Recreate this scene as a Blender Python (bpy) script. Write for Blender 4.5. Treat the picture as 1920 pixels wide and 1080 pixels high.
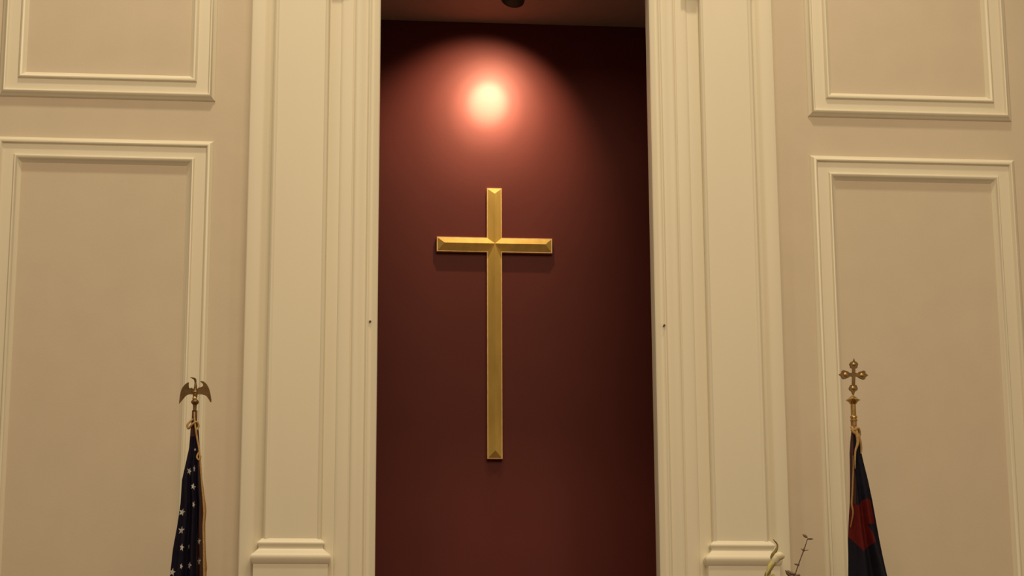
import bpy, bmesh, math, random
from mathutils import Vector, Matrix
from mathutils.geometry import tessellate_polygon
C = bpy.data.scenes[0]
for o in list(bpy.data.objects): bpy.data.objects.remove(o)
col = C.collection
random.seed(4)

# ------------------------------------------------------------------ camera
cam = bpy.data.cameras.new('camera'); cam.sensor_width = 36; cam.lens = 72.375
cam.clip_end = 100
camo = bpy.data.objects.new('camera', cam); col.objects.link(camo)
R = Matrix(((0.9954057, -0.01703505, -0.09421937),
            (-0.09564331, -0.22268759, -0.97018689),
            (-0.00445431, 0.97474101, -0.22329379)))
camo.matrix_world = Matrix.Translation((0, 0, 1.6)) @ R.to_4x4()
C.camera = camo

# ------------------------------------------------------------------ world, lights, exposure
C.view_settings.view_transform = 'Standard'; C.view_settings.look = 'None'
C.view_settings.gamma = 1; C.view_settings.use_curve_mapping = False
C.view_settings.exposure = 0.0
w = bpy.data.worlds.new('world'); C.world = w; w.use_nodes = True
w.node_tree.nodes['Background'].inputs[0].default_value = (1, .75, .465, 1)
w.node_tree.nodes['Background'].inputs[1].default_value = 0.32

def spot(name, loc, target, power, half, blend, size, color):
    l = bpy.data.lights.new(name, 'SPOT'); l.energy = power; l.color = color
    l.spot_size = 2 * math.radians(half); l.spot_blend = blend; l.shadow_soft_size = size
    o = bpy.data.objects.new(name, l); col.objects.link(o); o.location = loc
    o.rotation_euler = (Vector(target) - Vector(loc)).to_track_quat('-Z', 'Y').to_euler()
    return o
WARM = (1, .82, .54)
# overhead downlights close to the front wall
spot('chancel_spotlight', (-0.35, 7.75, 9.0), (-0.45, 9.5, 3.3), 455, 33, 1.0, .18, WARM)
spot('chancel_spotlight', (2.1, 7.75, 9.0), (2.0, 9.5, 3.3), 420, 29, 1.0, .18, WARM)
# the hall's own ceiling lights, far out over the seats
l = bpy.data.lights.new('hall_ceiling_light', 'AREA'); l.shape = 'RECTANGLE'; l.size = 7; l.size_y = 4; l.energy = 290; l.color = (1, .75, .465)
lo = bpy.data.objects.new('hall_ceiling_light', l); col.objects.link(lo); lo.location = (1.4, 1.5, 8.0)
lo.rotation_euler = (Vector((.9, 9.5, 3.0)) - lo.location).to_track_quat('-Z', 'Y').to_euler()
# the niche's own lamp: a reflector bulb with a narrow hot core and a wide spill
LAMP = (.960, 9.955, 5.342); BULB = (1, .72, .43)
spot('niche_lamp_spill', LAMP, (.86, 10.5, 4.89), 55, 48, .8, .02, BULB)
spot('niche_lamp_beam', LAMP, (.895, 10.5, 5.00), 48, 29, 1.0, .02, BULB)
spot('niche_lamp_core', LAMP, (.895, 10.5, 5.025), 75, 19, 1.0, .02, BULB)
spot('niche_lamp_filament', LAMP, (.895, 10.5, 5.035), 190, 12, 1.0, .02, BULB)

# ------------------------------------------------------------------ materials
def mat(name, base, rough=.6, metal=0, spec=.5, noise=0, nscale=20, stretch=(1, 1, 1), bump=0, bscale=200, emit=None):
    m = bpy.data.materials.new(name); m.use_nodes = True
    n = m.node_tree.nodes; L = m.node_tree.links; b = n['Principled BSDF']
    b.inputs['Base Color'].default_value = (*base, 1)
    b.inputs['Roughness'].default_value = rough; b.inputs['Metallic'].default_value = metal; b.inputs['Specular IOR Level'].default_value = spec
    tc = n.new('ShaderNodeTexCoord'); mp = n.new('ShaderNodeMapping'); mp.inputs['Scale'].default_value = stretch
    L.new(tc.outputs['Object'], mp.inputs[0])
    if noise:
        t = n.new('ShaderNodeTexNoise'); t.inputs['Scale'].default_value = nscale; t.inputs['Detail'].default_value = 4
        L.new(mp.outputs[0], t.inputs['Vector'])
        r = n.new('ShaderNodeMapRange'); r.inputs[1].default_value = .25; r.inputs[2].default_value = .75
        r.inputs[3].default_value = 1 - noise; r.inputs[4].default_value = 1 + noise
        L.new(t.outputs[0], r.inputs[0])
        x = n.new('ShaderNodeVectorMath'); x.operation = 'SCALE'; x.inputs[0].default_value = base
        L.new(r.outputs[0], x.inputs['Scale']); L.new(x.outputs[0], b.inputs['Base Color'])
    if bump:
        t2 = n.new('ShaderNodeTexNoise'); t2.inputs['Scale'].default_value = bscale; t2.inputs['Detail'].default_value = 3
        L.new(mp.outputs[0], t2.inputs['Vector'])
        bp = n.new('ShaderNodeBump'); bp.inputs['Strength'].default_value = bump; bp.inputs['Distance'].default_value = .002
        L.new(t2.outputs[0], bp.inputs['Height']); L.new(bp.outputs[0], b.inputs['Normal'])
    return m
M = dict(
    wall=mat('taupe_wall_paint', (.655, .575, .455), .75, noise=.025, nscale=6, bump=.15, bscale=90),
    trim=mat('cream_satin_paint', (.785, .74, .60), .42, noise=.02, nscale=5, stretch=(1, 1, .15)),
    red=mat('oxblood_eggshell_paint', (.118, .0212, .0172), .55, spec=.2, noise=.05, nscale=4, bump=.12, bscale=60),
    niche_ceiling=mat('niche_ceiling_paint', (.50, .50, .45), .7, noise=.03),
    gilt=mat('gilded_wood', (.93, .67, .19), .42, .35, noise=.13, nscale=22, stretch=(1, 1, .25), bump=.25, bscale=30),
    giltedge=mat('worn_gilt_edge', (.70, .46, .20), .45, .3, noise=.2, nscale=30),
    brass=mat('aged_brass', (.46, .30, .11), .28, .75, noise=.2, nscale=60),
    brassdark=mat('antique_brass', (.19, .115, .04), .38, .5, noise=.25, nscale=50),
    navy=mat('navy_flag_cloth', (.013, .011, .026), .8, spec=.08, noise=.2, nscale=40, bump=.3, bscale=400),
    navy2=mat('blue_flag_cloth', (.013, .012, .022), .8, spec=.08, noise=.2, nscale=40, bump=.3, bscale=400),
    star=mat('white_star_cloth', (.62, .60, .58), .7),
    redcloth=mat('crimson_flag_cloth', (.105, .009, .008), .8, spec=.1, noise=.2, nscale=30, bump=.3, bscale=400),
    sleeve_shade=mat('maroon_sleeve_and_shade', (.05, .012, .008), .8, noise=.2),  # also the star flag's red edge stripe, with its shadow in the colour
    gold=mat('gold_braid', (.44, .28, .10), .6, noise=.3, nscale=150, bump=.5, bscale=500),
    golddark=mat('gold_fringe', (.34, .19, .06), .75, noise=.4, nscale=200, stretch=(1, 1, 3), bump=.6, bscale=400),
    pole=mat('oak_pole', (.25, .13, .05), .4, noise=.3, nscale=20, stretch=(1, 1, .1)),
    black=mat('bronze_lamp_housing', (.12, .08, .055), .35, .4),
    carpet=mat('burgundy_carpet', (.10, .02, .02), .95, noise=.2, nscale=200),
    nail=mat('dull_nail', (.10, .07, .045), .5, .6),
    petal=mat('ivory_petal', (.78, .74, .52), .55, noise=.06, nscale=30),
    leaf=mat('olive_leaf', (.21, .16, .045), .5, noise=.2, nscale=30),
    bud=mat('green_bud', (.62, .56, .20), .5, noise=.15, nscale=30),
    twig=mat('dry_brown_twig', (.13, .085, .05), .7, noise=.25, nscale=80),
    pod=mat('dry_seed_pod', (.24, .17, .12), .6, noise=.3, nscale=60),
    ceramic=mat('white_ceramic', (.75, .72, .66), .25),
)

# ------------------------------------------------------------------ mesh helpers
def obj(name, bm, m, parent=None, smooth=False, kind=None):
    bmesh.ops.remove_doubles(bm, verts=bm.verts, dist=1e-6)
    bmesh.ops.recalc_face_normals(bm, faces=bm.faces)
    me = bpy.data.meshes.new(name); bm.to_mesh(me); bm.free()
    for mm in (m if isinstance(m, (list, tuple)) else [m]): me.materials.append(M[mm])
    if smooth:
        for p in me.polygons: p.use_smooth = True
        try: me.set_sharp_from_angle(angle=math.radians(38))
        except Exception: pass
    o = bpy.data.objects.new(name, me); col.objects.link(o)
    if parent:
        o.parent = parent; me.transform(Matrix.Translation(-base(parent)))
    if kind: o['kind'] = kind
    return o
def base(p):                                      # where a thing stands: its parts' meshes are kept relative to it
    while p.parent: p = p.parent
    return Vector(p.location)
def thing(name, label, cat, loc, group=None):
    o = bpy.data.objects.new(name, None); col.objects.link(o); o.location = loc; o.empty_display_size = .1
    return tag(o, label, cat, group)
def tag(o, label, cat, group=None):
    o['label'] = label; o['category'] = cat
    if group: o['group'] = group
    return o
def box(bm, x0, x1, y0, y1, z0, z1, bevel=0):
    r = bmesh.ops.create_cube(bm, size=1)
    vs = r['verts']
    for v in vs:
        v.co = Vector((x0 + (v.co.x + .5) * (x1 - x0), y0 + (v.co.y + .5) * (y1 - y0), z0 + (v.co.z + .5) * (z1 - z0)))
    if bevel:
        es = list({e for v in vs for e in v.link_edges})
        bmesh.ops.bevel(bm, geom=es, offset=bevel, segments=2, affect='EDGES', profile=.5)
def prism(bm, pts, z0, z1):                       # plan outline (x, y) raised from z0 to z1
    a = [bm.verts.new((x, y, z0)) for x, y in pts]; b = [bm.verts.new((x, y, z1)) for x, y in pts]
    n = len(pts)
    for i in range(n): bm.faces.new((a[i], a[(i + 1) % n], b[(i + 1) % n], b[i]))
    bm.faces.new(a); bm.faces.new(b[::-1])
def rect_sweep(bm, x0, x1, z0, z1, prof, y0):     # prof: (inset from outer rectangle, height off y0 towards the room)
    rings = []
    for s, h in prof:
        y = y0 - h
        rings.append([bm.verts.new(p) for p in ((x0 + s, y, z0 + s), (x1 - s, y, z0 + s), (x1 - s, y, z1 - s), (x0 + s, y, z1 - s))])
    for a, b in zip(rings, rings[1:]):
        for i in range(4): bm.faces.new((a[i], a[(i + 1) % 4], b[(i + 1) % 4], b[i]))
    return rings
def lathe(bm, prof, c=(0, 0, 0), seg=24, axis=Vector((0, 0, 1))):
    q = axis.normalized().to_track_quat('Z', 'Y'); c = Vector(c); rings = []
    for r, z in prof:
        if r < 1e-5: rings.append([bm.verts.new(c + q @ Vector((0, 0, z)))])
        else: rings.append([bm.verts.new(c + q @ Vector((r * math.cos(2 * math.pi * k / seg), r * math.sin(2 * math.pi * k / seg), z))) for k in range(seg)])
    for a, b in zip(rings, rings[1:]):
        for k in range(seg):
            k2 = (k + 1) % seg
            if len(a) == 1 and len(b) == 1: continue
            if len(a) == 1: bm.faces.new((a[0], b[k], b[k2]))
            elif len(b) == 1: bm.faces.new((a[k], a[k2], b[0]))
            else: bm.faces.new((a[k], a[k2], b[k2], b[k]))
    if len(rings[0]) > 1: bm.faces.new(rings[0][::-1])
    if len(rings[-1]) > 1: bm.faces.new(rings[-1])
def tube(bm, pts, rad, seg=10, sub=5):            # smooth tapering tube through the points
    P = [Vector(p) for p in pts]; rad = rad if isinstance(rad, (list, tuple)) else [rad] * len(P)
    S, RR = [], []
    for i in range(len(P) - 1):
        p0, p1, p2, p3 = P[max(i - 1, 0)], P[i], P[i + 1], P[min(i + 2, len(P) - 1)]
        for k in range(sub):
            t = k / sub
            S.append(.5 * ((2 * p1) + (p2 - p0) * t + (2 * p0 - 5 * p1 + 4 * p2 - p3) * t * t + (3 * p1 - p0 - 3 * p2 + p3) * t ** 3))
            RR.append(rad[i] + (rad[i + 1] - rad[i]) * t)
    S.append(P[-1]); RR.append(rad[-1])
    rings = []; up = Vector((.13, 1, .07)).normalized()
    for i, p in enumerate(S):
        d = (S[min(i + 1, len(S) - 1)] - S[max(i - 1, 0)]).normalized()
        u = d.cross(up).normalized(); v = u.cross(d)
        rings.append([bm.verts.new(p + RR[i] * (u * math.cos(2 * math.pi * k / seg) + v * math.sin(2 * math.pi * k / seg))) for k in range(seg)])
    for a, b in zip(rings, rings[1:]):
        for k in range(seg): bm.faces.new((a[k], a[(k + 1) % seg], b[(k + 1) % seg], b[k]))
    bm.faces.new(rings[0][::-1]); bm.faces.new(rings[-1])
def blob(bm, c, r, seg=16):                       # ellipsoid
    res = bmesh.ops.create_uvsphere(bm, u_segments=seg, v_segments=seg // 2, radius=1)
    for v in res['verts']: v.co = Vector((c[0] + v.co.x * r[0], c[1] + v.co.y * r[1], c[2] + v.co.z * r[2]))
def relief(bm, pts, y, t, edge, bend=None):       # outline (x, z) as a cushioned plate: full size at mid depth, inset at both faces
    n = len(pts); cx = sum(p[0] for p in pts) / n; cz = sum(p[1] for p in pts) / n
    area = sum(pts[i][0] * pts[(i + 1) % n][1] - pts[(i + 1) % n][0] * pts[i][1] for i in range(n))
    sg = 1 if area > 0 else -1
    def inset(e):
        out = []
        for i in range(n):
            a = Vector(pts[i - 1]); b = Vector(pts[i]); c = Vector(pts[(i + 1) % n])
            d1 = (b - a).normalized(); d2 = (c - b).normalized()
            nn = (Vector((-d1.y, d1.x)) + Vector((-d2.y, d2.x)))
            nn = nn.normalized() * sg if nn.length > 1e-6 else Vector((0, 0))
            out.append(b + nn * e)
        return out
    lay = []
    for e, dy in ((edge, -t), (0, -t * .3), (0, t * .3), (edge, t)):
        lay.append([bm.verts.new((p[0], y + dy + (bend(p[0]) if bend else 0), p[1])) for p in inset(e)])
    for a, b in zip(lay, lay[1:]):
        for i in range(n): bm.faces.new((a[i], a[(i + 1) % n], b[(i + 1) % n], b[i]))
    for tri in tessellate_polygon([[Vector((p[0], p[1], 0)) for p in pts]]):
        bm.faces.new([lay[0][i] for i in tri]); bm.faces.new([lay[-1][i] for i in reversed(tri)])

# ================================================================== THE SETTING
WY, STAGE, TOP = 9.5, .60, 8.2
OX0, OX1, OTOP = .285, 1.595, 5.36                # the opening of the niche
bm = bmesh.new()
for x0, x1, z0, z1 in ((-4.5, OX0 - .02, 0, TOP), (OX1 + .02, 6.4, 0, TOP), (OX0, OX1, OTOP, TOP), (OX0, OX1, 0, STAGE + .9)):
    box(bm, x0, x1, WY, WY + .03, z0, z1)
obj('wall_front', bm, 'wall', kind='structure')
bm = bmesh.new(); box(bm, -4.5, 6.4, -2, 6.6, -.1, 0); obj('floor', bm, 'carpet', kind='structure')
bm = bmesh.new(); box(bm, -4.5, 6.4, 6.6, WY, 0, STAGE); obj('floor_platform', bm, 'carpet', kind='structure')
NX0, NX1, NY, NZ = -.25, 2.15, 10.5, 5.486
bm = bmesh.new(); box(bm, NX0, NX1, NY, NY + .05, .9, NZ); obj('wall_back', bm, 'red', kind='structure')
bm = bmesh.new(); box(bm, NX0 - .05, NX0, WY + .03, NY + .05, .9, NZ); obj('wall_left', bm, 'red', kind='structure')
bm = bmesh.new(); box(bm, NX1, NX1 + .05, WY + .03, NY + .05, .9, NZ); obj('wall_right', bm, 'red', kind='structure')
bm = bmesh.new(); box(bm, NX0 - .05, NX1 + .05, WY + .03, NY + .05, NZ, NZ + .05); obj('ceiling', bm, 'niche_ceiling', kind='structure')
bm = bmesh.new(); box(bm, NX0, NX1, WY + .03, NY, .9, .95); obj('floor_niche', bm, 'red', kind='structure')

# ------------------------------------------------------------------ framed wall panels
PROF = [(0, 0), (.002, .006), (.008, .010), (.016, .020), (.020, .026), (.026, .029), (.031, .027), (.034, .020), (.037, .015),
        (.088, .015), (.091, .020), (.094, .027), (.099, .029), (.105, .026), (.110, .018), (.119, .008), (.124, .004), (.126, 0)]
def panel(x0, x1, z0, z1, label):
    t = thing('wall_panel', label, 'wall panel', ((x0 + x1) / 2, WY, z0), 'framed panels on the front wall')
    bm = bmesh.new(); rect_sweep(bm, x0, x1, z0, z1, PROF, WY); obj('frame_molding', bm, 'trim', t, smooth=True)
    bm = bmesh.new(); i = .122; box(bm, x0 + i, x1 - i, WY - .0025, WY, z0 + i, z1 - i)
    obj('inset_field', bm, 'wall', t)
panel(-1.520, -.500, 4.676, 6.9, 'upper cream-framed taupe wall panel left of the red niche')
panel(-1.520, -.500, 1.55, 4.478, 'tall lower cream-framed wall panel behind the eagle-topped star flag')
panel(2.388, 3.418, 4.676, 6.9, 'upper cream-framed taupe wall panel right of the red niche')
panel(2.388, 3.418, 1.55, 4.478, 'tall lower cream-framed wall panel behind the cross-topped flag')

# ------------------------------------------------------------------ pilasters and niche casings, mirrored about the niche
MX = (OX0 + OX1) / 2
def sidex(s, x): return x if s < 0 else 2 * MX - x
def flip(s, pts): return [(sidex(s, x), y) for x, y in pts]
CASE = [(x, WY - d) for x, d in ((.285, -.03), (.285, .055), (.2825, .066), (.277, .070), (.270, .068), (.258, .062), (.248, .060), (.240, .064), (.236, .070), (.232, .071),
        (.228, .066), (.224, .062), (.215, .064), (.200, .070), (.185, .074), (.172, .075), (.165, .072), (.161, .066), (.157, .065), (.154, .069), (.150, .070),
        (.108, .070), (.101, .0685), (.0955, .065), (.095, .0))]
for s, w1, w2 in ((-1, 'left', 'eagle-topped star flag'), (1, 'right', 'cross-topped flag')):
    bm = bmesh.new(); prism(bm, flip(s, CASE), STAGE, OTOP + .3)
    obj('trim_1' if s < 0 else 'trim_2', bm, 'trim', smooth=True, kind='structure')
    t = thing('pilaster', 'tall cream pilaster %s of the red niche, beside the %s' % (w1, w2), 'pilaster',
              (sidex(s, -.09), WY - .05, STAGE), 'pilasters flanking the niche')
    # back plate with a soft cove beside the raised shaft
    pl = [(-.335, WY - .0005), (-.335, WY - .050), (-.331, WY - .055), (-.325, WY - .056), (-.275, WY - .056), (-.262, WY - .052), (-.252, WY - .046), (-.243, WY - .042), (.030, WY - .042), (.034, WY - .061), (.040, WY - .0645),
          (.0952, WY - .0645), (.0952, WY - .0005)]
    bm = bmesh.new(); prism(bm, flip(s, pl), STAGE, 7.0); obj('back_plate', bm, 'trim', t, smooth=True)
    sh = [(-.226, WY - .040), (-.226, WY - .082), (-.222, WY - .090), (-.215, WY - .094), (-.207, WY - .092), (-.202, WY - .088), (.018, WY - .088),
          (.023, WY - .092), (.031, WY - .094), (.035, WY - .090), (.037, WY - .082), (.037, WY - .040)]
    bm = bmesh.new(); prism(bm, flip(s, sh), 2.50, 6.0); obj('shaft', bm, 'trim', t, smooth=True)
    # plinth block and the base molding wrapped round it (front and two sides)
    a, b = -.267, .070
    xa, xb = sorted((sidex(s, a), sidex(s, b)))
    bm = bmesh.new(); box(bm, xa, xb, WY - .126, WY - .043, STAGE, 2.495, .003); obj('plinth', bm, 'trim', t)
    bm = bmesh.new()
    prof = [(.006, 2.470), (.010, 2.484), (.012, 2.492), (.011, 2.501), (.006, 2.508), (-.004, 2.516), (-.013, 2.525), (-.022, 2.534), (-.024, 2.544), (-.021, 2.550),
            (-.017, 2.556), (-.017, 2.561), (-.020, 2.566), (-.027, 2.573), (-.034, 2.580), (-.038, 2.583)]
    prof = [(-.002, 2.462)] + prof
    rings = []
    for e, z in prof:
        x0, x1, y1 = xa - e, xb + e, WY - .126 - e
        rings.append([bm.verts.new(p) for p in ((x0, WY - .043, z), (x0, y1, z), (x1, y1, z), (x1, WY - .043, z))])
    for p, q in zip(rings, rings[1:]):
        for i in range(3): bm.faces.new((p[i], p[i + 1], q[i + 1], q[i]))
    bm.faces.new(rings[-1]); bm.faces.new(rings[0][::-1])
    obj('base_molding', bm, 'trim', t, smooth=True)
    # capital above the picture: it shades the strip beside the shaft
    bm = bmesh.new()
    for e, z0, z1 in ((.0, 5.36, 5.44), (.018, 5.44, 5.48), (.04, 5.48, 5.60)):
        box(bm, *sorted((sidex(s, -.235 - e), sidex(s, .05 + e * .9))), WY - .10 - e, WY - .02, z0, z1, .003)
    obj('capital', bm, 'trim', t)
    bm = bmesh.new(); box(bm, *sorted((sidex(s, .0385), sidex(s, .118))), WY - .105, WY - .071, 5.262, 5.358, .002)
    obj('capital_bracket', bm, 'trim', t)
bm = bmesh.new(); box(bm, OX0 - .19, OX1 + .19, WY - .07, WY + .05, OTOP, OTOP + .3, .004); obj('trim_3', bm, 'trim', kind='structure')

for x, z, l in ((.247, 3.598, 'tiny dull nail in the fluted cream casing left of the red niche'),
                (1.637, 3.600, 'tiny dull nail in the fluted cream casing right of the red niche')):
    y = WY - (.060 if x < 1 else .066)
    bm = bmesh.new(); lathe(bm, [(.0024, -.012), (.0024, .006), (.0052, .006), (.0056, .009), (.003, .0105), (0, .011)], (x, y, z), 12, Vector((.3, -1, .2)))
    tag(obj('nail', bm, 'nail', smooth=True), l, 'nail', 'nails in the niche casing')

# ================================================================== GILDED CROSS
t = thing('wall_cross', 'large plain gold cross hanging on the dark red wall', 'cross', (.925, NY, 3.11))
cx, cz, hw = .925, 4.241, .0405
top, bot, lx, rx = 4.552, 3.106, .620, 1.232
def cross_outline(e):
    h = hw - e
    return [(cx - h, bot + e), (cx + h, bot + e), (cx + h, cz - h), (rx - e, cz - h), (rx - e, cz + h), (cx + h, cz + h), (cx + h, top - e), (cx - h, top - e),
            (cx - h, cz + h), (lx + e, cz + h), (lx + e, cz - h), (cx - h, cz - h)]
bm = bmesh.new()
lay = [[bm.verts.new((x, y, z)) for x, z in cross_outline(e)] for e, y in ((.001, NY), (.0, NY - .004), (0, NY - .026), (.002, NY - .029), (.010, NY - .029))]
for p, q in zip(lay, lay[1:]):
    for i in range(12): bm.faces.new((p[i], p[(i + 1) % 12], q[(i + 1) % 12], q[i]))
bm.faces.new(lay[-1])
obj('back_plate', bm, 'giltedge', t)
e = .0055; O = cross_outline(e); yf = NY - .029; yr = NY - .062; h = hw - e
bm = bmesh.new(); V = [bm.verts.new((x, yf, z)) for x, z in O]
B = bm.verts.new((cx, yr, bot + e + h)); Rr = bm.verts.new((rx - e - h, yr, cz)); T = bm.verts.new((cx, yr, top - e - h)); Lr = bm.verts.new((lx + e + h, yr, cz)); K = bm.verts.new((cx, yr, cz))
for f in ((V[0], V[1], B), (V[1], V[2], K, B), (V[2], V[3], Rr, K), (V[3], V[4], Rr), (V[4], V[5], K, Rr), (V[5], V[6], T, K), (V[6], V[7], T), (V[7], V[8], K, T),
          (V[8], V[9], Lr, K), (V[9], V[10], Lr), (V[10], V[11], K, Lr), (V[11], V[0], B, K)): bm.faces.new(f)
obj('bevelled_face', bm, 'gilt', t)

# ================================================================== NICHE TRACK LIGHT
hc = Vector((.975, 9.75, 5.416)); ax = (Vector((.895, 10.5, 5.03)) - hc).normalized()
t = thing('spotlight', 'dark cylindrical spotlight hanging from the niche ceiling above the cross', 'lamp', (hc.x, hc.y, NZ))
bm = bmesh.new()
lathe(bm, [(q_ * 1.08, z_ * 1.1) for q_, z_ in [(0, -.004), (.034, -.002), (.046, .006), (.050, .016), (.050, .030), (.046, .033), (.046, .038), (.050, .041), (.050, .052), (.046, .055), (.046, .060), (.050, .063),
           (.052, .105), (.056, .112), (.056, .124), (.050, .124), (.046, .100), (0, .096)]], hc - ax * .035, 32, ax)
hs = obj('lamp_housing', bm, 'black', t, smooth=True)
bm = bmesh.new(); tube(bm, [hc + Vector((0, .01, .03)), hc + Vector((0, .01, NZ - 5.416))], .011); obj('stem', bm, 'black', t, smooth=True)
bm = bmesh.new(); box(bm, hc.x - .10, hc.x + .10, hc.y - .018, hc.y + .030, NZ - .022, NZ, .003); obj('mounting_track', bm, 'black', t)

# ================================================================== FLAGS
def interp(rows, z, k):
    if z >= rows[0][0]: return rows[0][k]
    for a, b in zip(rows, rows[1:]):
        if a[0] >= z >= b[0]:
            f = (a[0] - z) / (a[0] - b[0]); return a[k] + f * (b[k] - a[k])
    return rows[-1][k]
def inpoly(x, y, P):
    c = False; n = len(P)
    for i in range(n):
        (x1, y1), (x2, y2) = P[i], P[i - 1]
        if (y1 > y) != (y2 > y) and x < (x2 - x1) * (y - y1) / (y2 - y1) + x1: c = not c
    return c
def star(x, z, r, sx=1, rot=0):
    return [(x + sx * rr * math.sin(a + rot), z + rr * math.cos(a + rot)) for k in range(10) for rr, a in (((r if k % 2 == 0 else r * .42), k * math.pi / 5),)]
def drape(rows, y0, folds, phase, classify, mats, name, parent, zfine=2.33):
    bm = bmesh.new(); nf, nb = 150, 40
    zs = []; z = rows[0][0]
    while z > rows[-1][0]: zs.append(z); z -= .0018 if z > zfine else .02
    zs.append(rows[-1][0])
    rings = []
    for z in zs:
        xl, xr = interp(rows, z, 1), interp(rows, z, 2); wd = xr - xl; d = .55 * wd + .012
        down = min(1, (rows[0][0] - z) / .35)
        ring = []
        for i in range(nf + nb):
            if i < nf: s = i / nf; side = -1
            else: s = 1 - (i - nf) / nb; side = 1
            arc = math.sqrt(max(0, 1 - (2 * s - 1) ** 2)) ** .8
            ph = 2 * math.pi * (folds * s ** 1.15) + phase + 1.3 * math.sin(z * 2.3) + .5 * math.sin(z * 9 + s * 3)
            y = y0 + side * d * .5 * arc
            if side < 0: y += down * wd * .16 * math.sin(ph) * arc ** .6
            else: y += down * wd * .12 * math.sin(ph * 1.0) * arc
            x = xl + wd * s
            ring.append(bm.verts.new((x, y, z)))
        rings.append(ring)
    n = nf + nb
    for a, b in zip(rings, rings[1:]):
        for k in range(n):
            f = bm.faces.new((a[k], a[(k + 1) % n], b[(k + 1) % n], b[k]))
            m_ = f.calc_center_median(); xl, xr = interp(rows, m_.z, 1), interp(rows, m_.z, 2)
            f.material_index = classify(m_.x, m_.z, (m_.x - xl) / (xr - xl), k < nf)
    bm.faces.new(rings[0]); bm.faces.new(rings[-1][::-1])
    bmesh.ops.recalc_face_normals(bm, faces=bm.faces)
    me = bpy.data.meshes.new(name); bm.to_mesh(me); bm.free()
    for mm in mats: me.materials.append(M[mm])
    for p in me.polygons: p.use_smooth = True
    o = bpy.data.objects.new(name, me); col.objects.link(o); o.parent = parent; me.transform(Matrix.Translation(-base(parent)))
    return o
def stand(x, y, ztop, t):
    bm = bmesh.new(); lathe(bm, [(.0125, STAGE + .02), (.0125, ztop)], (x, y, 0), 20); obj('pole', bm, 'pole', t, smooth=True)
    bm = bmesh.new(); lathe(bm, [(.14, STAGE), (.145, STAGE + .012), (.12, STAGE + .028), (.06, STAGE + .045), (.03, STAGE + .07), (.020, STAGE + .12), (.022, STAGE + .15), (.014, STAGE + .16)], (x, y, 0), 32)
    obj('stand_base', bm, 'brass', t, smooth=True)

FY = 9.0
# ---- star flag with the eagle
ex, ez = -.5245, 3.092
t = thing('flag_pole', 'navy star flag furled on a pole topped by a brass eagle', 'flag', (ex, FY, STAGE), 'flags flanking the niche')
stand(ex, FY, ez + .004, t)
k = .000237
def E(pts): return [(ex + (x - 445) * k, ez - (z - 800) * k * 1.01) for x, z in pts]
wl = E([(322, 250), (290, 255), (262, 272), (230, 300), (200, 338), (178, 380), (165, 430), (158, 480), (150, 545), (145, 590), (143, 642), (172, 612), (200, 580), (250, 522), (290, 487), (340, 476), (405, 482), (425, 440), (405, 380), (380, 355), (350, 362), (335, 362), (322, 335), (318, 295)])
wr = E([(522, 232), (560, 226), (592, 232), (622, 250), (648, 278), (675, 320), (696, 365), (712, 420), (724, 480), (740, 560), (738, 606), (718, 598), (700, 570), (678, 535), (655, 505), (620, 484), (560, 474), (485, 482), (465, 440), (480, 380), (500, 352), (540, 344), (570, 325), (582, 300), (570, 270), (548, 254)])
fin = None
bm = bmesh.new()                                   # body, ball and ferrule as one turned piece
P = lambda r, z: (r * k, ez - (z - 800) * k * 1.01)
lathe(bm, [P(22, 330), P(34, 370), P(42, 420), P(45, 470), P(42, 520), P(34, 555), P(30, 570), P(52, 585), P(72, 612), P(74, 632), P(60, 655), P(40, 675), P(36, 690), P(33, 760), P(36, 800), P(50, 900), P(50, 1000)], (ex, FY, 0), 24)
fin = obj('eagle_finial', bm, 'brassdark', t, smooth=True)
bm = bmesh.new()
def e3(x, z, dy=0): return (ex + (x - 445) * k, FY + dy, ez - (z - 800) * k * 1.01)
tube(bm, [e3(445, 400), e3(448, 330, -.002), e3(444, 270, -.003), e3(440, 225, -.004), e3(428, 200, -.006), e3(400, 188, -.010), e3(370, 182, -.013), e3(345, 176, -.014)],
     [.0085, .0065, .0045, .0052, .0052, .0036, .0024, .0008], 12)
obj('head', bm, 'brassdark', fin, smooth=True)
for P_ in (wl, wr):
    bm = bmesh.new(); relief(bm, P_, FY + .002, .003, .0012, lambda x: .35 * abs(x - ex) - .004 + 2.2 * (x - ex) ** 2)
    obj('wing', bm, 'brassdark', fin, smooth=True)
bm = bmesh.new()
blob(bm, (ex - .001, FY - .012, ez + 365 * k), (.0085, .003, .004), 12)
blob(bm, (ex - .002, FY - .010, ez + (800 - 560) * k), (.010, .004, .009), 12)
obj('chest_feathers', bm, 'brass', fin, smooth=True)

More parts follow.
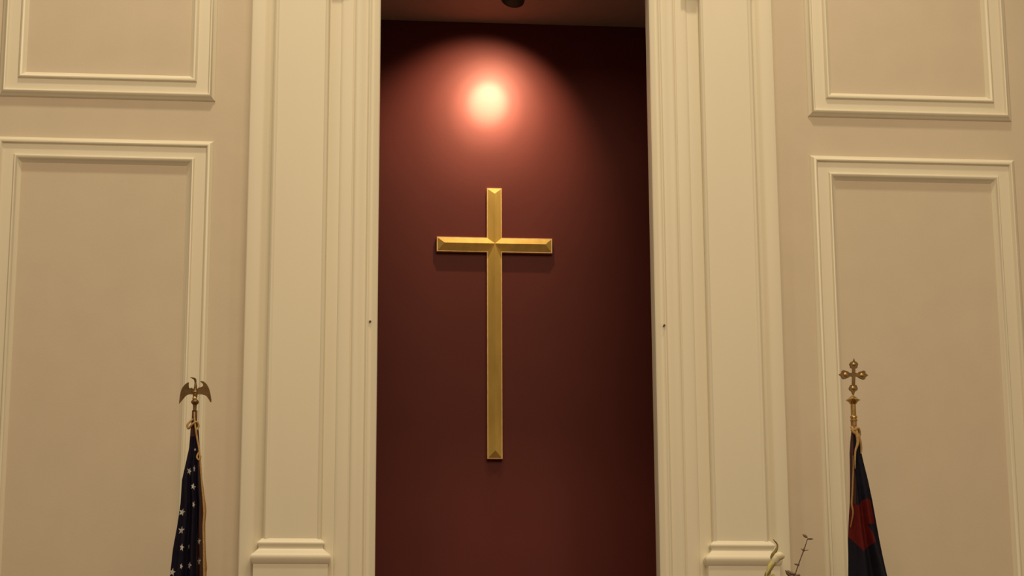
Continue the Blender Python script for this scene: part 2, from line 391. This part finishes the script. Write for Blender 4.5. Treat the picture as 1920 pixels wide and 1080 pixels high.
US = [(3.095, -.531, -.518), (3.055, -.534, -.515), (3.035, -.538, -.509), (3.0, -.540, -.503), (2.931, -.543, -.497), (2.861, -.556, -.490), (2.79, -.5695, -.483), (2.721, -.572, -.476), (2.686, -.573, -.471), (2.640, -.578, -.469),
      (2.582, -.585, -.467), (2.49, -.599, -.464), (2.376, -.608, -.461), (1.9, -.665, -.44), (1.45, -.71, -.42)]
def at(x, z):                                      # star marks as read off the photograph, brought to metres at the flag
    u, v = 280 + x / 2.7, 680 + z / 2.7
    d = R @ Vector((u - 960, 540 - v, -3860)); q = (FY - .03) / d.y
    return d.x * q, 1.6 + d.z * q
stars = [star(*at(x, z), r, sx, rot) for x, z, r, sx, rot in ((232, 440, .007, .8, .2), (203, 550, .0165, .6, .3), (228, 538, .016, .3, 0), (223, 630, .016, .75, .15), (226, 722, .015, .45, .3),
         (166, 757, .018, .85, .35), (163, 850, .018, .85, .2), (167, 940, .018, .6, .15), (201, 932, .012, .3, 0), (252, 908, .015, .55, 0), (252, 1008, .018, .5, 0), (165, 1036, .015, .45, .3),
         (205, 1030, .017, .6, .3), (116, 1060, .018, .8, .2))]
for zz in range(6):
    for xx in range(4): stars.append(star(-.60 + xx * .035 - zz * .006, 2.27 - zz * .05, .016, .7, .2))
def us(x, z, s, front):
    if not front: return 2
    if z > 2.978: return 3
    for P_ in stars:
        if abs(P_[0][1] - z) < .06 and inpoly(x, z, P_): return 1
    if s > .80 + .05 * math.sin(z * 12): return 3  # red stripe at the right edge, its shade painted as darker maroon
    return 0
drape(US, FY - .012, 3.2, .6, us, ['navy', 'star', 'redcloth', 'sleeve_shade'], 'star_flag', t)
bm = bmesh.new()                                   # gold edging that hangs down the right side
tube(bm, [(-.484, FY - .016, 2.79), (-.476, FY - .018, 2.72), (-.468, FY - .02, 2.66), (-.468, FY - .02, 2.60), (-.465, FY - .02, 2.54), (-.461, FY - .02, 2.47), (-.457, FY - .02, 2.41), (-.458, FY - .02, 2.36), (-.445, FY - .03, 2.1), (-.43, FY - .03, 1.8), (-.41, FY - .02, 1.46)],
     [.003, .006, .008, .005, .004, .004, .007, .007, .007, .007, .007])
obj('fringe', bm, 'golddark', t, smooth=True)
bm = bmesh.new()
tube(bm, [(-.524, FY - .026, 3.085), (-.522, FY - .034, 3.05), (-.516, FY - .040, 3.01), (-.507, FY - .040, 2.96), (-.498, FY - .042, 2.92), (-.494, FY - .046, 2.885), (-.488, FY - .046, 2.83), (-.481, FY - .048, 2.76), (-.474, FY - .050, 2.70),
          (-.469, FY - .052, 2.64), (-.470, FY - .054, 2.58), (-.466, FY - .056, 2.50), (-.463, FY - .058, 2.42), (-.460, FY - .060, 2.34), (-.455, FY - .065, 2.05)], .0042)
tube(bm, [(-.500, FY - .040, 2.905), (-.507, FY - .048, 2.885), (-.498, FY - .05, 2.872), (-.490, FY - .048, 2.885), (-.497, FY - .044, 2.90)], .0036)
tube(bm, [(-.530, FY - .02, 3.055), (-.552, FY - .028, 3.030), (-.547, FY - .03, 3.012), (-.530, FY - .04, 3.030), (-.512, FY - .036, 3.040), (-.504, FY - .03, 3.022), (-.512, FY - .036, 3.005)], .0048)
lathe(bm, [(.003, 2.05), (.010, 2.045), (.012, 2.03), (.008, 2.02), (.016, 2.0), (.020, 1.93), (.018, 1.92)], (-.455, FY - .065, 0), 14)
obj('tasseled_cord', bm, 'gold', t, smooth=True)

# ---- blue flag with the red cross, cross finial
fx, fz = 2.4215, 3.107
t = thing('flag_pole', 'furled dark blue flag with red cross on a pole topped by brass cross', 'flag', (fx, FY, STAGE), 'flags flanking the niche')
k2 = .000362
def F(x, z): return (fx + (x - 345) * k2 * 1.015 + (690 - z) * .000022, 3.200 - (z - 575) * k2)
pole_top = F(345, 900)[1]
stand(fx - .002, FY, pole_top + .01, t)
bm = bmesh.new()
Q = lambda r, z: (r * k2, F(345, z)[1])
lathe(bm, [Q(8, 560), Q(14, 585), Q(40, 595), Q(56, 612), Q(74, 628), Q(92, 636), Q(74, 646), Q(55, 662), Q(40, 684), Q(33, 692), Q(33, 828), Q(38, 834), Q(44, 842), Q(44, 862), Q(36, 868), Q(36, 876), Q(46, 884), Q(46, 900), Q(36, 905), Q(36, 960)], (F(345, 700)[0], FY, 0), 28)
fin = obj('cross_finial', bm, 'brass', t, smooth=True)
cr = [(342, 104), (356, 140), (380, 152), (400, 180), (392, 200), (388, 226), (364, 236), (364, 288), (392, 292), (412, 272), (440, 268), (462, 258), (490, 264), (494, 292), (528, 320), (496, 342), (490, 366), (462, 377), (438, 366), (410, 356), (390, 338), (366, 336),
      (364, 440), (384, 448), (400, 490), (392, 510), (366, 528), (354, 560), (350, 585), (338, 585), (330, 560), (316, 528), (290, 510), (282, 490), (300, 448), (322, 440), (322, 336),
      (296, 336), (276, 354), (246, 364), (216, 373), (194, 362), (184, 338), (154, 314), (184, 292), (192, 264), (216, 256), (244, 264), (270, 272), (292, 290), (322, 288), (320, 236), (298, 226), (292, 202), (282, 180), (302, 152), (328, 140)]
bm = bmesh.new(); relief(bm, [F(*p) for p in cr], FY, .006, .0014)
obj('budded_cross', bm, 'brassdark', fin, smooth=False)
for p, r in (((342, 182), .009), ((240, 314), .010), ((446, 318), .010), ((340, 484), .010)):
    a = F(*p); bm = bmesh.new(); blob(bm, (a[0], FY - .005, a[1]), (r * 1.1, .004, r), 14)
    obj('relief_boss', bm, 'brass', fin, smooth=True)
CF = [(3.05, 2.4105, 2.4275), (3.025, 2.404, 2.431), (2.985, 2.398, 2.440), (2.935, 2.3925, 2.446), (2.90, 2.392, 2.452), (2.815, 2.390, 2.4695), (2.72, 2.386, 2.485), (2.624, 2.377, 2.498), (2.55, 2.371, 2.509), (2.482, 2.370, 2.521),
      (2.387, 2.366, 2.540), (1.9, 2.34, 2.63), (1.4, 2.33, 2.69)]
def at2(x, z):
    u, v = 1540 + x / 2.511, 650 + z / 2.511
    d = R @ Vector((u - 960, 540 - v, -3860)); q = (FY - .04) / d.y
    return d.x * q, 1.6 + d.z * q
RC = [at2(*p) for p in ((120, 738), (150, 735), (170, 752), (195, 722), (222, 712), (235, 722), (256, 830), (213, 838), (252, 916), (188, 967), (150, 912), (110, 860))]
def chf(x, z, s, front):
    if not front: return 0
    if inpoly(x, z, RC): return 1
    if z > 2.62 and s < .22 - (2.95 - z) * .2: return 2
    if z > 3.01: return 2
    return 0
drape(CF, FY - .012, 2.2, 2.2, chf, ['navy2', 'redcloth', 'sleeve_shade'], 'cross_flag', t)
bm = bmesh.new()
tube(bm, [(2.404, FY - .02, 3.052), (2.412, FY - .036, 3.035), (2.430, FY - .036, 3.045), (2.440, FY - .02, 3.020), (2.432, FY - .030, 3.012), (2.414, FY - .036, 3.022), (2.402, FY - .028, 3.040)], .0065)
tube(bm, [(2.418, FY - .034, 3.050), (2.424, FY - .038, 3.01), (2.424, FY - .040, 2.975), (2.412, FY - .040, 2.94), (2.408, FY - .042, 2.90), (2.406, FY - .044, 2.86)], [.007, .008, .007, .0045, .0035, .0015])
tube(bm, [(2.428, FY - .036, 3.02), (2.438, FY - .034, 2.99), (2.442, FY - .030, 2.955), (2.440, FY - .030, 2.93)], [.005, .005, .005, .003])
obj('cord_wrap', bm, 'gold', t, smooth=True)
bm = bmesh.new()
tube(bm, [(2.400, FY - .040, 2.92), (2.398, FY - .042, 2.86), (2.393, FY - .044, 2.80), (2.388, FY - .044, 2.74), (2.384, FY - .044, 2.70), (2.388, FY - .044, 2.66), (2.378, FY - .030, 2.60)], [.001, .003, .004, .004, .0045, .004, .002])
obj('fringe', bm, 'golddark', t, smooth=True)

# ================================================================== FLOWER ARRANGEMENT in front of the right pilaster
GY = 8.6
px, pz = 1.98, 1.62
t = thing('pedestal', 'white pedestal standing before the right pilaster', 'pedestal', (px, GY, STAGE))
bm = bmesh.new(); lathe(bm, [(.17, STAGE), (.17, STAGE + .05), (.13, STAGE + .09), (.10, STAGE + .14), (.09, STAGE + .5), (.10, pz - .14), (.13, pz - .08), (.17, pz - .04), (.17, pz)], (px, GY, 0), 36)
obj('column', bm, 'ceramic', t, smooth=True)
t = thing('vase', 'white vase on the pedestal below the stems', 'vase', (px, GY, pz))
bm = bmesh.new(); lathe(bm, [(.06, pz), (.10, pz + .05), (.125, pz + .13), (.11, pz + .21), (.07, pz + .27), (.08, pz + .30), (.075, pz + .30), (.062, pz + .27), (.0, pz + .24)], (px, GY, 0), 36)
obj('vessel', bm, 'ceramic', t, smooth=True)
def g(u, v, dy=0):                                 # stem points read at the arrangement's own depth
    d = R @ Vector((u - 960, 540 - v, -3860)); q = (GY + dy) / d.y
    return Vector((d.x * q, GY + dy, 1.6 + d.z * q))
t = thing('lily_stem', 'pale lily stem with a cream petal and curling olive leaf before the right pilaster base', 'flower', (px - .01, GY, pz + .25))
bm = bmesh.new(); tube(bm, [(px - .01, GY, pz + .25), (px - .05, GY, 2.1), g(1436, 1110), g(1440, 1080), g(1444, 1062), g(1452, 1048)], [.005, .005, .007, .009, .011, .008]); obj('stem', bm, 'bud', t, smooth=True)
bm = bmesh.new(); tube(bm, [g(1434, 1100), g(1434.5, 1082), g(1435, 1072)], [.004, .004, .001]); tube(bm, [g(1439, 1078, -.01), g(1446, 1067, -.012), g(1452, 1058, -.012), g(1455, 1050, -.01)], [.004, .005, .004, .001]); obj('sepal', bm, 'leaf', t, smooth=True)
bm = bmesh.new(); tube(bm, [g(1447, 1046), g(1450, 1040), g(1455, 1032), g(1457.5, 1026), g(1457, 1020), g(1453, 1015), g(1449, 1011)], [.007, .009, .006, .004, .0032, .0028, .001]); obj('curled_leaf', bm, 'leaf', t, smooth=True)
bm = bmesh.new(); tube(bm, [g(1449, 1060), g(1453, 1050), g(1458, 1044), g(1463, 1043), g(1468, 1044), g(1471, 1045)], [.010, .017, .019, .019, .012, .003], 14)
tube(bm, [g(1446, 1056, .01), g(1447, 1044, .012), g(1451, 1034, .012), g(1453, 1026, .01)], [.004, .007, .006, .002]); obj('petal', bm, 'petal', t, smooth=True)
bm = bmesh.new(); tube(bm, [(px - .045, GY + .02, 2.16), g(1446, 1098, .02), g(1449, 1083, .02), g(1450, 1076, .02)], [.006, .016, .013, .003], 14); obj('bud', bm, 'bud', t, smooth=True)
t = thing('dried_twig', 'thin dry brown twig with paired seed pods right of the lily', 'flower', (px + .01, GY, pz + .25))
bm = bmesh.new(); tube(bm, [(px + .01, GY, pz + .25), (px + .035, GY, 2.1), g(1484, 1105), g(1492, 1074), g(1497, 1059), g(1502, 1045), g(1507, 1032), g(1511, 1020), g(1514, 1011)], [.004, .004, .003, .0022, .0024, .0022, .0028, .002, .0014], 8); obj('stem', bm, 'twig', t, smooth=True)
def pod(a, b, r, m='pod', sp=.5):
    bm = bmesh.new(); A, B_ = g(*a), g(*b); mm = (A + B_) / 2
    tube(bm, [A, A.lerp(B_, .3), A.lerp(B_, .7), B_], [r * .3, r, r * .9, r * .2], 10); obj('seed_pod', bm, m, t, smooth=True)
pod((1513, 1010.5), (1525, 1010.5), .0038, 'twig'); pod((1514, 1008), (1505, 1001.5), .0065)
pod((1507, 1033), (1502, 1028.5), .0030); pod((1507.5, 1034), (1507, 1028), .0050, 'twig'); pod((1508, 1032), (1516, 1031), .0024)
pod((1497.5, 1061), (1497, 1056), .0042, 'twig'); pod((1496, 1059), (1489, 1057), .0040)
bm = bmesh.new(); tube(bm, [g(1473, 1069), g(1476, 1075), g(1481, 1080), g(1488, 1086)], [.002, .005, .006, .008], 10); obj('seed_pod', bm, 'twig', t, smooth=True)
bm = bmesh.new(); tube(bm, [g(1476, 1071, .01), g(1482, 1074, .01), g(1489, 1077, .01), g(1493, 1078, .01)], [.006, .0075, .007, .003], 10); obj('seed_pod', bm, 'pod', t, smooth=True)
bm = bmesh.new(); tube(bm, [g(1488, 1077), g(1490, 1075)], [.004, .005], 10); tube(bm, [g(1490, 1080), g(1497, 1078), g(1500, 1080)], [.003, .006, .003], 10); obj('seed_pod', bm, 'pod', t, smooth=True)
